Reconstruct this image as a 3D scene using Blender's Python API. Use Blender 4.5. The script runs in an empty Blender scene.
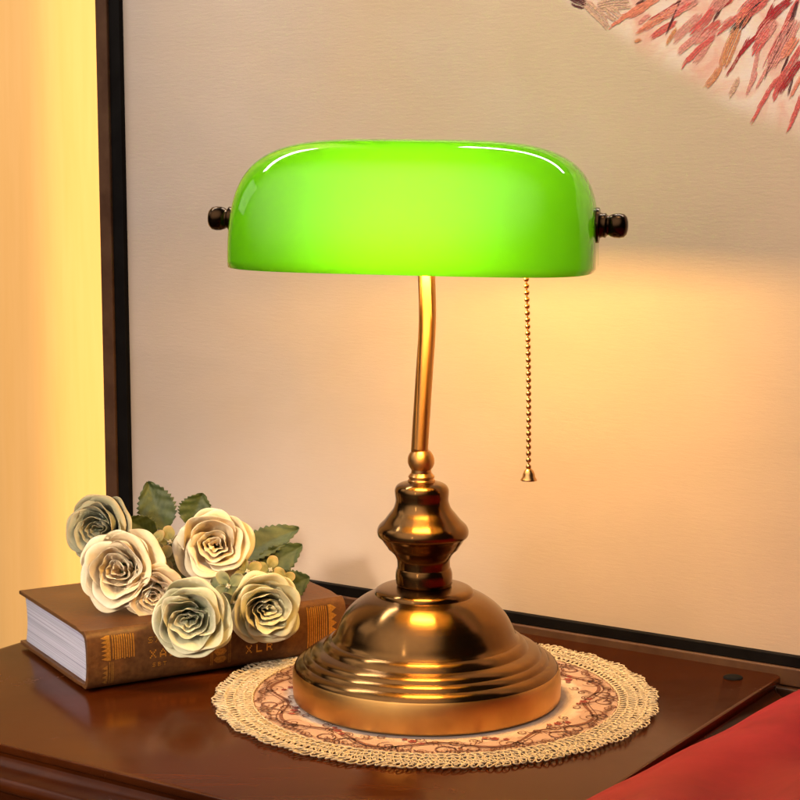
import bpy, bmesh, math, random
from mathutils import Vector, Matrix, noise
R=math.radians; PI=math.pi
S=bpy.context.scene
COL=S.collection
sin,cos=math.sin,math.cos
rnd=random.Random(7)
# ------------------------------------------------------------- materials
def mat(name):
    m=bpy.data.materials.new(name); m.use_nodes=True
    nt=m.node_tree; nt.nodes.clear()
    out=nt.nodes.new('ShaderNodeOutputMaterial')
    return m,nt,out
def N(nt,t,**kw):
    n=nt.nodes.new(t)
    for k,v in kw.items():
        if k.startswith('_'): setattr(n,k[1:],v)
        else: n.inputs[k.replace('__',' ')].default_value=v
    return n
def L(nt,a,b): nt.links.new(a,b)
def pbsdf(nt,out,col=(.8,.8,.8),rough=.5,metal=0,**kw):
    b=N(nt,'ShaderNodeBsdfPrincipled')
    b.inputs['Base Color'].default_value=(*col,1); b.inputs['Roughness'].default_value=rough; b.inputs['Metallic'].default_value=metal
    for k,v in kw.items(): b.inputs[k.replace('__',' ')].default_value=v
    L(nt,b.outputs[0],out.inputs[0]); return b
def ramp(nt,stops):
    r=N(nt,'ShaderNodeValToRGB'); e=r.color_ramp.elements
    while len(e)<len(stops): e.new(.5)
    for q,(p,c) in zip(e,stops): q.position=p; q.color=(*c,1)
    return r
def coords(nt,scale=(1,1,1),rot=(0,0,0)):
    tc=N(nt,'ShaderNodeTexCoord'); mp=N(nt,'ShaderNodeMapping')
    mp.inputs['Scale'].default_value=scale; mp.inputs['Rotation'].default_value=rot
    L(nt,tc.outputs['Object'],mp.inputs['Vector']); return mp.outputs[0]
def tex(nt,vec,scale,detail=4,rough=.55,dist=0):
    n=N(nt,'ShaderNodeTexNoise',Scale=scale,Detail=detail,Roughness=rough,Distortion=dist); L(nt,vec,n.inputs['Vector']); return n
def bump(nt,b,h,strength,dist=.001):
    n=N(nt,'ShaderNodeBump',Strength=strength,Distance=dist); L(nt,h,n.inputs['Height']); L(nt,n.outputs[0],b.inputs['Normal']); return n

def noisy(name,c1,c2,scale,rough,metal=0,vscale=(1,1,1),rot=(0,0,0),bmp=0,bdist=.001,rr=None,**kw):
    m,nt,out=mat(name); b=pbsdf(nt,out,c1,rough,metal,**kw)
    v=coords(nt,vscale,rot); n=tex(nt,v,scale,5)
    r=ramp(nt,[(.3,c1),(.7,c2)]); L(nt,n.outputs[0],r.inputs[0]); L(nt,r.outputs[0],b.inputs['Base Color'])
    if rr:
        mr=N(nt,'ShaderNodeMapRange'); mr.inputs['To Min'].default_value=rr[0]; mr.inputs['To Max'].default_value=rr[1]
        L(nt,n.outputs[0],mr.inputs[0]); L(nt,mr.outputs[0],b.inputs['Roughness'])
    if bmp: bump(nt,b,n.outputs[0],bmp,bdist)
    return m
def brass_mat(name,c1,c2,rough,aniso=.6):
    m,nt,out=mat(name); b=pbsdf(nt,out,c1,rough,1.0,Anisotropic=aniso,Anisotropic__Rotation=.25)
    tg=N(nt,'ShaderNodeTangent',_direction_type='RADIAL',_axis='Z'); L(nt,tg.outputs[0],b.inputs['Tangent'])
    v=coords(nt,(1,1,1)); n=tex(nt,v,14,5,.6)
    r=ramp(nt,[(.35,c1),(.7,c2)]); L(nt,n.outputs[0],r.inputs[0]); L(nt,r.outputs[0],b.inputs['Base Color'])
    v2=coords(nt,(6,6,1400)); n2=tex(nt,v2,1.0,3,.7)
    mr=N(nt,'ShaderNodeMapRange'); mr.inputs['To Min'].default_value=rough-.06; mr.inputs['To Max'].default_value=rough+.08
    L(nt,n2.outputs[0],mr.inputs[0]); L(nt,mr.outputs[0],b.inputs['Roughness'])
    bump(nt,b,n2.outputs[0],.08,.0002)
    return m
def wood_mat(name,c1,c2,rough,ang,coat=.6):
    m,nt,out=mat(name); b=pbsdf(nt,out,c1,rough,0,Coat__Weight=coat,Coat__Roughness=.10,Specular__IOR__Level=.13)
    v=coords(nt,(2.2,26,26),(0,0,ang)); n=tex(nt,v,3,8,.62,.6)
    v2=coords(nt,(1.5,5,5),(0,0,ang)); n2=tex(nt,v2,3,3,.5)
    mx=N(nt,'ShaderNodeMix',_data_type='FLOAT'); mx.inputs[0].default_value=.4
    L(nt,n.outputs[0],mx.inputs[2]); L(nt,n2.outputs[0],mx.inputs[3])
    r=ramp(nt,[(.32,c1),(.68,c2)]); L(nt,mx.outputs[0],r.inputs[0]); L(nt,r.outputs[0],b.inputs['Base Color'])
    bump(nt,b,n.outputs[0],.05,.0006)
    v3=coords(nt); n3=tex(nt,v3,9,7,.7,.8); mr=N(nt,'ShaderNodeMapRange'); mr.inputs['From Min'].default_value=.35; mr.inputs['From Max'].default_value=.7; mr.inputs['To Min'].default_value=rough-.07; mr.inputs['To Max'].default_value=rough+.10
    L(nt,n3.outputs[0],mr.inputs[0]); L(nt,mr.outputs[0],b.inputs['Roughness'])
    return m
M={}
M['brass']=brass_mat('antique_brass',(.14,.068,.022),(.24,.128,.044),.185,.86)
M['brass_band']=brass_mat('brushed_brass_band',(.62,.34,.10),(.76,.44,.15),.36,.7)
M['brass_stem']=brass_mat('polished_brass',(.45,.23,.075),(.60,.33,.12),.34,.85)
M['bronze']=noisy('dark_bronze',(.025,.015,.008),(.06,.034,.016),60,.22,1)
M['gold_chain']=noisy('chain_brass',(.62,.34,.12),(.75,.45,.18),60,.25,1)
M['socket']=noisy('socket_brass',(.35,.2,.08),(.45,.26,.1),60,.35,1)
M['table']=wood_mat('lacquered_wood',(.034,.0066,.0011),(.068,.0145,.0024),.20,R(33),.10)
M['ledge']=wood_mat('dark_ledge_wood',(.03,.012,.006),(.05,.02,.01),.4,R(33),.2)
M['frame_outer']=noisy('brown_frame_wood',(.075,.035,.020),(.12,.062,.036),40,.45,Specular__IOR__Level=.15,vscale=(1,1,1),bmp=.1)
M['frame_inner']=noisy('black_frame_lacquer',(.004,.003,.003),(.008,.007,.007),40,.6,Specular__IOR__Level=.08)
M['cap']=noisy('black_rubber',(.004,.004,.004),(.008,.007,.007),200,.9,Specular__IOR__Level=.1)
M['floor']=noisy('dark_floor',(.03,.015,.01),(.05,.025,.015),8,.6)
M['page']=None
M['cover']=noisy('brown_book_cloth',(.075,.028,.009),(.135,.055,.018),260,.42,Specular__IOR__Level=.25,bmp=.25,bdist=.0005,rr=(.36,.5))
M['gilt']=noisy('worn_gilt',(.50,.22,.03),(.80,.42,.08),900,.38,.75,bmp=.3,bdist=.0003)
M['gilt_worn']=noisy('rubbed_gilt',(.16,.07,.018),(.36,.17,.035),700,.45,.4)
M['lace']=noisy('cream_lace_thread',(.47,.36,.22),(.66,.53,.36),420,.85,bmp=.4,bdist=.0004)
M['embroidery']=noisy('brown_embroidery',(.12,.04,.022),(.20,.07,.04),500,.8)
M['embroidery_red']=noisy('burgundy_embroidery',(.22,.035,.03),(.36,.08,.06),500,.8)
M['stem']=noisy('green_stem',(.05,.07,.02),(.08,.10,.03),90,.6)
M['floret_centre']=noisy('floret_centre',(.5,.45,.32),(.65,.6,.45),900,.6)
# page block: fine paper layers
m,nt,out=mat('page_paper'); b=pbsdf(nt,out,(.55,.53,.58),.8)
v=coords(nt,(4,4,2600)); n=tex(nt,v,1,2,.6); r=ramp(nt,[(.28,(.24,.23,.32)),(.65,(.50,.50,.60))]); L(nt,n.outputs[0],r.inputs[0]); L(nt,r.outputs[0],b.inputs['Base Color']); bump(nt,b,n.outputs[0],.5,.0004); M['page']=m
# cloth centre of the doily
m,nt,out=mat('doily_linen'); b=pbsdf(nt,out,(.72,.55,.45),.9)
v=coords(nt,(1,1,1)); w1=N(nt,'ShaderNodeTexWave',Scale=420,Distortion=1.5,_bands_direction='X'); w2=N(nt,'ShaderNodeTexWave',Scale=420,Distortion=1.5,_bands_direction='Y')
L(nt,v,w1.inputs['Vector']); L(nt,v,w2.inputs['Vector']); mm=N(nt,'ShaderNodeMath',_operation='ADD'); L(nt,w1.outputs[1],mm.inputs[0]); L(nt,w2.outputs[1],mm.inputs[1])
n=tex(nt,v,60,4); r=ramp(nt,[(.3,(.62,.45,.36)),(.7,(.72,.56,.46))]); L(nt,n.outputs[0],r.inputs[0])
ln_=N(nt,'ShaderNodeVectorMath',_operation='LENGTH'); L(nt,v,ln_.inputs[0]); n5=tex(nt,v,150,3); ma=N(nt,'ShaderNodeMath',_operation='MULTIPLY_ADD'); ma.inputs[1].default_value=.012; L(nt,n5.outputs[0],ma.inputs[0]); L(nt,ln_.outputs['Value'],ma.inputs[2])
mq=N(nt,'ShaderNodeMapRange'); mq.inputs['From Min'].default_value=.108; mq.inputs['From Max'].default_value=.114; L(nt,ma.outputs[0],mq.inputs[0])
mz=N(nt,'ShaderNodeMix',_data_type='RGBA'); mz.inputs[7].default_value=(.47,.30,.22,1); L(nt,mq.outputs[0],mz.inputs[0]); L(nt,r.outputs[0],mz.inputs[6]); L(nt,mz.outputs[2],b.inputs['Base Color']); bump(nt,b,mm.outputs[0],.3,.0003); M['linen']=m
# glass: white opal inside, green outside
m,nt,out=mat('opal_inner_glass')
d=N(nt,'ShaderNodeBsdfDiffuse',Color=(.58,.54,.42,1)); t=N(nt,'ShaderNodeBsdfTranslucent',Color=(.40,.42,.28,1)); a=N(nt,'ShaderNodeAddShader')
L(nt,d.outputs[0],a.inputs[0]); L(nt,t.outputs[0],a.inputs[1]); L(nt,a.outputs[0],out.inputs[0]); M['opal']=m
m,nt,out=mat('green_glass')
d=N(nt,'ShaderNodeBsdfDiffuse',Color=(.03,.16,.004,1)); t=N(nt,'ShaderNodeBsdfTranslucent',Color=(.064,.34,.010,1)); a=N(nt,'ShaderNodeAddShader')
g=N(nt,'ShaderNodeBsdfGlossy',Color=(1,1,1,1),Roughness=.035); fr=N(nt,'ShaderNodeFresnel',IOR=1.5); mx=N(nt,'ShaderNodeMixShader')
L(nt,d.outputs[0],a.inputs[0]); L(nt,t.outputs[0],a.inputs[1]); L(nt,fr.outputs[0],mx.inputs[0]); L(nt,a.outputs[0],mx.inputs[1]); L(nt,g.outputs[0],mx.inputs[2]); L(nt,mx.outputs[0],out.inputs[0]); M['green']=m
m,nt,out=mat('lit_bulb'); e=N(nt,'ShaderNodeEmission',Color=(1,.555,.14,1),Strength=225); L(nt,e.outputs[0],out.inputs[0]); M['bulb']=m
# petals: dyed fabric, colour from the vertex attribute
m,nt,out=mat('petal_fabric'); b=pbsdf(nt,out,(.7,.6,.45),.75,0,Sheen__Weight=.15)
at=N(nt,'ShaderNodeVertexColor',_layer_name='dye'); v=coords(nt); n=tex(nt,v,500,4,.6); n2=tex(nt,v,90,4,.6)
r=ramp(nt,[(.3,(.86,.84,.80)),(.65,(1,1,1))]); L(nt,n2.outputs[0],r.inputs[0])
mx=N(nt,'ShaderNodeMix',_data_type='RGBA',_blend_type='MULTIPLY'); mx.inputs[0].default_value=1
L(nt,at.outputs[0],mx.inputs[6]); L(nt,r.outputs[0],mx.inputs[7]); L(nt,mx.outputs[2],b.inputs['Base Color']); bump(nt,b,n.outputs[0],.35,.0006)
tr=N(nt,'ShaderNodeBsdfTranslucent'); L(nt,mx.outputs[2],tr.inputs[0]); ms=N(nt,'ShaderNodeMixShader',Fac=.14); L(nt,b.outputs[0],ms.inputs[1]); L(nt,tr.outputs[0],ms.inputs[2]); L(nt,ms.outputs[0],out.inputs[0]); M['petal']=m
M['leaf']=noisy('leaf_fabric',(.026,.045,.008),(.060,.082,.016),120,.55,bmp=.4,bdist=.0006)
# curtain
M['curtain']=noisy('cream_curtain',(.80,.55,.22),(.84,.59,.26),12,.9,vscale=(8,8,.4),bmp=.05)
# red satin
m,nt,out=mat('red_satin'); b=pbsdf(nt,out,(.42,.02,.02),.6,0,Specular__IOR__Level=.15); v=coords(nt); n=tex(nt,v,14,5,.6); n2=tex(nt,v,900,2,.6)
r=ramp(nt,[(.3,(.19,.008,.014)),(.7,(.30,.018,.028))]); L(nt,n.outputs[0],r.inputs[0]); L(nt,r.outputs[0],b.inputs['Base Color']); bump(nt,b,n2.outputs[0],.15,.0004); M['satin']=m
# canvas: object space x = along the painting, z = up
m,nt,out=mat('painted_canvas'); b=pbsdf(nt,out,(.6,.5,.42),.72)
tc=N(nt,'ShaderNodeTexCoord'); sx=N(nt,'ShaderNodeSeparateXYZ'); L(nt,tc.outputs['Object'],sx.inputs[0])
v=coords(nt,(1.2,1,2.2)); n=tex(nt,v,5,7,.6,.4); v2=coords(nt,(1,1,1)); n2=tex(nt,v2,4,4,.55)
r=ramp(nt,[(.3,(.57,.49,.43)),(.7,(.63,.54,.475))]); L(nt,n.outputs[0],r.inputs[0])
r2=ramp(nt,[(.30,(.96,.96,1)),(.75,(1,.90,.76))])  # cool left to warm right: gradient of the light put into the canvas colour
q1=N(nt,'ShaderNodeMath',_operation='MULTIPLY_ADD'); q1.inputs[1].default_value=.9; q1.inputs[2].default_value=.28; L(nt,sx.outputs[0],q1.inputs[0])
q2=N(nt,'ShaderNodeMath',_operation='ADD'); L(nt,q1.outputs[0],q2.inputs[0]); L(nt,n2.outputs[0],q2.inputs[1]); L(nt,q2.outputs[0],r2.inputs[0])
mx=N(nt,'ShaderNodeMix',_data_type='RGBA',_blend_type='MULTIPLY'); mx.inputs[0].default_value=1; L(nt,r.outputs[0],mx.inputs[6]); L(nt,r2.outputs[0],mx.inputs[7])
# pale petal wash in the upper right corner: s = z - line(x)
def mth(op,a,bb):
    k=N(nt,'ShaderNodeMath',_operation=op)
    for i,q in enumerate((a,bb)):
        if isinstance(q,(int,float)): k.inputs[i].default_value=q
        else: L(nt,q,k.inputs[i])
    return k.outputs[0]
x0=mth('SUBTRACT',sx.outputs[0],.0055); ln=mth('MULTIPLY',x0,-.735); cv=mth('MULTIPLY',mth('MULTIPLY',x0,x0),.95)
s=mth('SUBTRACT',sx.outputs[2],mth('ADD',mth('ADD',ln,cv),.5006))
s=mth('ADD',s,mth('MULTIPLY',mth('SUBTRACT',n2.outputs[0],.5),.03))
mr=N(nt,'ShaderNodeMapRange',_interpolation_type='SMOOTHSTEP'); mr.inputs['From Min'].default_value=-.012; mr.inputs['From Max'].default_value=.014; L(nt,s,mr.inputs[0])
n3=tex(nt,v2,24,5,.6,.8); r3=ramp(nt,[(.30,(.80,.70,.70)),(.47,(.80,.62,.54)),(.62,(.76,.42,.35))]); L(nt,n3.outputs[0],r3.inputs[0])
mx2=N(nt,'ShaderNodeMix',_data_type='RGBA'); L(nt,mr.outputs[0],mx2.inputs[0]); L(nt,mx.outputs[2],mx2.inputs[6]); L(nt,r3.outputs[0],mx2.inputs[7]); L(nt,mx2.outputs[2],b.inputs['Base Color'])
v4=coords(nt,(5,1,30)); n4=tex(nt,v4,14,8,.75,.3); n6=tex(nt,coords(nt),650,2,.6); ad=mth('ADD',n4.outputs[0],mth('MULTIPLY',n6.outputs[0],.25)); bump(nt,b,ad,.16,.0012); M['canvas']=m
def paint(name,c): M[name]=noisy(name,tuple(x*.7 for x in c),c,500,.6,vscale=(1,1,1),bmp=.6,bdist=.0008)
paint('paint_pink',(.78,.13,.12)); paint('paint_salmon',(.88,.27,.17)); paint('paint_orange',(.80,.31,.14)); paint('paint_crimson',(.46,.012,.022)); paint('paint_maroon',(.11,.015,.02)); paint('paint_blush',(.86,.34,.30)); paint('paint_black',(.02,.012,.014)); paint('paint_peach',(.75,.45,.33))

# ------------------------------------------------------------- helpers
ORI=Vector((0,0,0))
def tag(o,label=None,cat=None,group=None,kind=None):
    if label: o['label']=label
    if cat: o['category']=cat
    if group: o['group']=group
    if kind: o['kind']=kind
    return o
def thing(name,loc,label,cat):
    global ORI
    o=bpy.data.objects.new(name,None); COL.objects.link(o); o.location=loc; o.empty_display_size=.05; ORI=Vector(loc); tag(o,label,cat); return o
def obj(name,bm,mats,parent=None,smooth=True,bevel=0,recalc=True):
    """one mesh object; vertices are given in world metres"""
    if recalc: bmesh.ops.recalc_face_normals(bm,faces=bm.faces)
    org=ORI if parent else Vector((0,0,0))
    for v in bm.verts: v.co-=org
    me=bpy.data.meshes.new(name); bm.to_mesh(me); bm.free()
    for m_ in (mats if isinstance(mats,(list,tuple)) else [mats]): me.materials.append(m_)
    for p in me.polygons: p.use_smooth=smooth
    o=bpy.data.objects.new(name,me); COL.objects.link(o)
    if parent: o.parent=parent
    if bevel:
        b=o.modifiers.new('bevel','BEVEL'); b.width=bevel; b.segments=3; b.limit_method='ANGLE'; b.angle_limit=R(40)
    return o
def sharp(o,deg=35):
    try:
        me=o.data; me.set_sharp_from_angle(angle=R(deg))
    except Exception: pass
    return o
def lathe(bm,prof,seg=96,fn=None,closed=False,mat_i=0):
    rings=[]
    for r,z in prof:
        ring=[]
        for k in range(seg):
            a=2*PI*k/seg; p=Vector((r*cos(a),r*sin(a),z))
            ring.append(bm.verts.new(fn(p) if fn else p))
        rings.append(ring)
    for a,b in zip(rings,rings[1:]):
        for k in range(seg):
            f=bm.faces.new((a[k],a[(k+1)%seg],b[(k+1)%seg],b[k])); f.material_index=mat_i
    if closed:
        bm.faces.new(rings[0]); bm.faces.new(rings[-1])
    return rings
def tube(bm,pts,rad,seg=8,closed=False,caps=True):
    pts=[Vector(p) for p in pts]; n=len(pts); rings=[]; up=None
    for i,p in enumerate(pts):
        if closed: d=pts[(i+1)%n]-pts[i-1]
        else: d=pts[min(i+1,n-1)]-pts[max(i-1,0)]
        d.normalize()
        if up is None: up=Vector((0,0,1)) if abs(d.z)<.9 else Vector((1,0,0))
        a=up-d*up.dot(d)
        if a.length<1e-6: a=d.orthogonal()
        a.normalize(); up=a; b=d.cross(a)
        r=rad[i] if isinstance(rad,(list,tuple)) else rad
        rings.append([bm.verts.new(p+(a*cos(2*PI*k/seg)+b*sin(2*PI*k/seg))*r) for k in range(seg)])
    m=n if closed else n-1
    for i in range(m):
        A,B=rings[i],rings[(i+1)%n]
        for k in range(seg): bm.faces.new((A[k],A[(k+1)%seg],B[(k+1)%seg],B[k]))
    if caps and not closed: bm.faces.new(rings[0]); bm.faces.new(rings[-1])
def box(bm,fn,a,b,c,d,e,f):
    """box in the frame fn(u,v,w)"""
    vs=[bm.verts.new(fn(x,y,z)) for z in (e,f) for y in (c,d) for x in (a,b)]
    for q in ((0,1,3,2),(4,5,7,6),(0,1,5,4),(2,3,7,6),(0,2,6,4),(1,3,7,5)): bm.faces.new([vs[i] for i in q])
def catmull(P,n):
    P=[Vector(p) for p in P]; out=[]
    Q=[P[0]*2-P[1]]+P+[P[-1]*2-P[-2]]
    for i in range(1,len(Q)-2):
        for k in range(n):
            t=k/n; a,b,c,d=Q[i-1:i+3]
            out.append(.5*((2*b)+(c-a)*t+(2*a-5*b+4*c-d)*t*t+(3*b-a-3*c+d)*t**3))
    out.append(P[-1]); return out
# the table and the painting share this frame: t along the back edge, D backwards
TT=Vector((.8387,-.5446,0)); DD=Vector((.5446,.8387,0)); ZZ=Vector((0,0,1))
def T(t,d,z): return TT*t+DD*d+ZZ*z

# ------------------------------------------------------------- setting
bm=bmesh.new(); box(bm,lambda x,y,z:Vector((x,y,z)),-4,4,-4,4,-.80,-.76)
tag(obj('floor',bm,M['floor'],smooth=False),kind='structure')

# ------------------------------------------------------------- table
tb=thing('side_table',T(-.078,-.025,-.76),'dark reddish brown lacquered side table carrying the lamp, doily and book','table')
t0,t1,d0,d1=-.349,.193,-.240,.189
def loops(bm,prof,t0=t0,t1=t1,d0=d0,d1=d1,rad=.006,backflat=True):
    rings=[]
    for off,z in prof:
        ring=[]
        for (ct,cd,a0) in ((t1,d1,0),(t0,d1,90),(t0,d0,180),(t1,d0,270)):
            sx_=1 if ct==t1 else -1; sy_=1 if cd==d1 else -1
            for k in range(6):
                a=R(a0+90*k/5); oy=off if sy_<0 else 0
                cx=ct+sx_*(off-rad); cy=cd+sy_*(oy-rad)
                ring.append(bm.verts.new(T(cx+rad*cos(a),cy+rad*sin(a),z)))
        rings.append(ring)
    for a,b in zip(rings,rings[1:]):
        n=len(a)
        for k in range(n): bm.faces.new((a[k],a[(k+1)%n],b[(k+1)%n],b[k]))
    bm.faces.new(rings[0]); bm.faces.new(list(reversed(rings[-1])))
bm=bmesh.new()
loops(bm,[(-.0012,0),(-.0003,-.0004),(0,-.0012),(0,-.0045),(-.0005,-.0055),(-.0030,-.0070),(-.0036,-.0095),(-.0020,-.0125),(.0030,-.0155),(.0085,-.0172),(.0105,-.0185),(.0122,-.0205),(.0128,-.0230),(.0122,-.0255),(.0100,-.0275),(.0060,-.0285),(.0040,-.0300)])
o=obj('tabletop',bm,M['table'],tb); sharp(o,40)
bm=bmesh.new(); loops(bm,[(-.006,-.0300),(-.006,-.125),(-.002,-.128),(-.002,-.134),(-.008,-.137)]); o=obj('apron',bm,M['table'],tb); sharp(o,40)
for a,b in ((t0+.02,d0+.02),(t1-.02,d0+.02),(t0+.02,d1-.02),(t1-.02,d1-.02)):
    bm=bmesh.new()
    prof=[(.020,-.137),(.020,-.18),(.014,-.20),(.019,-.23),(.021,-.30),(.016,-.50),(.012,-.66),(.018,-.70),(.019,-.73),(.014,-.76)]
    lathe(bm,prof,24,lambda p:T(a+p.x,b+p.y,p.z),closed=True); sharp(obj('leg',bm,M['table'],tb),50)
bm=bmesh.new(); c=Vector((.2266,.0469,0))
lathe(bm,[(.0001,.0012),(.0035,.0014),(.0062,.0013),(.0070,.0009),(.0072,.0001)],32,lambda p:p+c); obj('plug_cap',bm,M['cap'],tb)

# ledge that carries the painting
lg=thing('wooden_ledge',T(.1,.23,-.76),'dark wooden ledge directly behind the table under the painting frame','ledge')
bm=bmesh.new(); box(bm,T,-.50,.90,.1905,.27,-.76,-.0100); obj('ledge_body',bm,M['ledge'],lg,False,.002)

# ------------------------------------------------------------- painting
P0=T(0,.195,0)
pa=thing('framed_painting',T(.1,.195,-.0095),'large cream canvas painting with red flower strokes in a dark wooden frame','painting')
ptl,ptr,pzb,pzt=-.482,.50,-.0095,.570
def ring_frame(bm,l,r,b,t,w,d0,d1,wb=None):
    wb=wb or w
    o_=[(l,b),(r,b),(r,t),(l,t)]; i_=[(l+w,b+wb),(r-w,b+wb),(r-w,t-w),(l+w,t-w)]
    F=[bm.verts.new(T(x,d0,z)) for x,z in o_]; G=[bm.verts.new(T(x,d0,z)) for x,z in i_]
    F2=[bm.verts.new(T(x,d1,z)) for x,z in o_]; G2=[bm.verts.new(T(x,d1,z)) for x,z in i_]
    for k in range(4):
        j=(k+1)%4
        bm.faces.new((F[k],F[j],G[j],G[k])); bm.faces.new((F2[k],F2[j],G2[j],G2[k])); bm.faces.new((F[k],F[j],F2[j],F2[k])); bm.faces.new((G[k],G[j],G2[j],G2[k]))
bm=bmesh.new(); ring_frame(bm,ptl,ptr,pzb,pzt,.0140,.1950,.2250); obj('outer_frame',bm,M['frame_outer'],pa,False,.0012)
bm=bmesh.new(); ring_frame(bm,ptl+.0141,ptr-.0141,pzb+.0141,pzt-.0141,.0132,.1975,.2230,.0085); obj('inner_frame',bm,M['frame_inner'],pa,False,.0008)
# canvas (own local frame so that its paint follows it)
me=bpy.data.meshes.new('canvas'); bm=bmesh.new()
l,r_,b_,t_=ptl+.0274,ptr-.0274,pzb+.0227,pzt-.0274
box(bm,lambda x,y,z:Vector((x,y,z)),l,r_,0,.012,b_,t_); bm.to_mesh(me); bm.free(); me.materials.append(M['canvas'])
cv=bpy.data.objects.new('canvas',me); COL.objects.link(cv); cv.parent=pa
RZ=Matrix((( TT.x,DD.x,0),(TT.y,DD.y,0),(0,0,1))).to_4x4()
cv.matrix_local=Matrix.Translation(T(0,.2025,0)-ORI)@RZ
# strokes of thick paint: (t0,z0) -> (t1,z1), half width; positions are metres on the canvas
def stroke(bm,a,b,w,seed,dd):
    """a dry brush mark: overlapping bristle trails pulled along one gesture"""
    r=random.Random(seed); a=Vector(a); b=Vector(b); d=b-a; Ld=d.length; q=Vector((-d.y,d.x)).normalized()
    bend=r.uniform(-.05,.05)*Ld; nb=max(4,int(w/.00030))
    for k in range(nb):
        off=(-1+2*(k+.5)/nb)*w+r.uniform(-.1,.1)*w; e=abs(off/w)
        s0=r.uniform(0,.10+.22*e); s1=1-r.uniform(0,.06+.16*e)
        hw=w/nb*r.uniform(.45,1.25); n=max(8,int(Ld*(s1-s0)/.0012)); prev=None
        for i in range(n+1):
            s=s0+(s1-s0)*i/n; c=a+d*s+q*(bend*sin(PI*s)+off*(.75+.25*sin(PI*s))+.0007*noise.noise(Vector((s*Ld*90,seed*.3,0)))+.0003*noise.noise(Vector((s*Ld*260,seed,k))))
            h_=hw*max(.12,min(1,(i+.4)/2.5,(n-i+.4)/2.5)*(1+.8*noise.noise(Vector((s*Ld*420,k*1.7,seed)))))
            lo=.2024-dd-.00001*(k%5)
            L_=bm.verts.new(T((c+q*h_).x,lo,(c+q*h_).y)); M_=bm.verts.new(T(c.x,lo-.00004,c.y)); R_=bm.verts.new(T((c-q*h_).x,lo,(c-q*h_).y))
            if prev: bm.faces.new((prev[0],L_,M_,prev[1])); bm.faces.new((prev[1],M_,R_,prev[2]))
            prev=(L_,M_,R_)
STROKES=[('paint_maroon', (0.0007, 0.5026), (0.0163, 0.498), 0.00372),
 ('paint_peach', (0.0111, 0.5009), (0.0357, 0.4785), 0.00315),
 ('paint_peach', (0.0316, 0.4954), (0.0444, 0.4859), 0.0043),
 ('paint_peach', (0.0541, 0.4977), (0.024, 0.4958), 0.00487),
 ('paint_salmon', (0.0344, 0.4774), (0.0665, 0.4981), 0.00129),
 ('paint_maroon', (0.0567, 0.4942), (0.0665, 0.4992), 0.001),
 ('paint_salmon', (0.0566, 0.4738), (0.0934, 0.4935), 0.00215),
 ('paint_blush', (0.0766, 0.4844), (0.11, 0.4981), 0.00315),
 ('paint_maroon', (0.0822, 0.471), (0.0945, 0.4978), 0.00086),
 ('paint_pink', (0.0876, 0.4829), (0.1029, 0.4963), 0.00143),
 ('paint_orange', (0.0819, 0.4629), (0.0913, 0.4772), 0.00129),
 ('paint_orange', (0.056, 0.4676), (0.0634, 0.4695), 0.00115),
 ('paint_blush', (0.0913, 0.457), (0.1129, 0.4763), 0.00229),
 ('paint_pink', (0.1011, 0.4703), (0.122, 0.491), 0.00286),
 ('paint_pink', (0.0945, 0.4453), (0.1225, 0.4705), 0.00158),
 ('paint_pink', (0.1202, 0.4684), (0.1532, 0.4948), 0.00172),
 ('paint_maroon', (0.1188, 0.4767), (0.1294, 0.496), 0.00086),
 ('paint_orange', (0.114, 0.4305), (0.1278, 0.4486), 0.002),
 ('paint_orange', (0.1279, 0.4443), (0.1411, 0.4762), 0.00372),
 ('paint_salmon', (0.1388, 0.473), (0.1499, 0.4897), 0.00372),
 ('paint_black', (0.1324, 0.4707), (0.1571, 0.4953), 0.00215),
 ('paint_crimson', (0.1378, 0.4516), (0.1596, 0.4722), 0.00129),
 ('paint_crimson', (0.1551, 0.4702), (0.1804, 0.4941), 0.00286),
 ('paint_pink', (0.1409, 0.4815), (0.1634, 0.4975), 0.00487),
 ('paint_maroon', (0.1606, 0.4362), (0.1754, 0.4732), 0.00115),
 ('paint_maroon', (0.1762, 0.4609), (0.1854, 0.4932), 0.00129),
 ('paint_crimson', (0.1712, 0.4244), (0.1906, 0.4519), 0.002),
 ('paint_blush', (0.1471, 0.4249), (0.1564, 0.4616), 0.00129),
 ('paint_blush', (0.153, 0.4618), (0.1684, 0.4803), 0.0043),
 ('paint_pink', (0.1504, 0.4043), (0.173, 0.4419), 0.00129),
 ('paint_pink', (0.1654, 0.4282), (0.1902, 0.4646), 0.00186),
 ('paint_pink', (0.1777, 0.3977), (0.1906, 0.4308), 0.00129),
 ('paint_blush', (0.1627, 0.4422), (0.1842, 0.4796), 0.00487),
 ('paint_salmon', (0.1793, 0.4204), (0.1899, 0.4414), 0.00115),
 ('paint_pink', (0.1509, 0.4533), (0.1641, 0.4741), 0.00286),
 ('paint_peach', (0.1331, 0.4235), (0.142, 0.4406), 0.00172),
 ('paint_blush', (0.1174, 0.4869), (0.1312, 0.4992), 0.00372),
 ('paint_salmon', (0.1738, 0.4504), (0.1846, 0.4669), 0.00286)]
ALLST=[(c,a,b,w*1.25,i+1) for i,(c,a,b,w) in enumerate(STROKES)]
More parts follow.
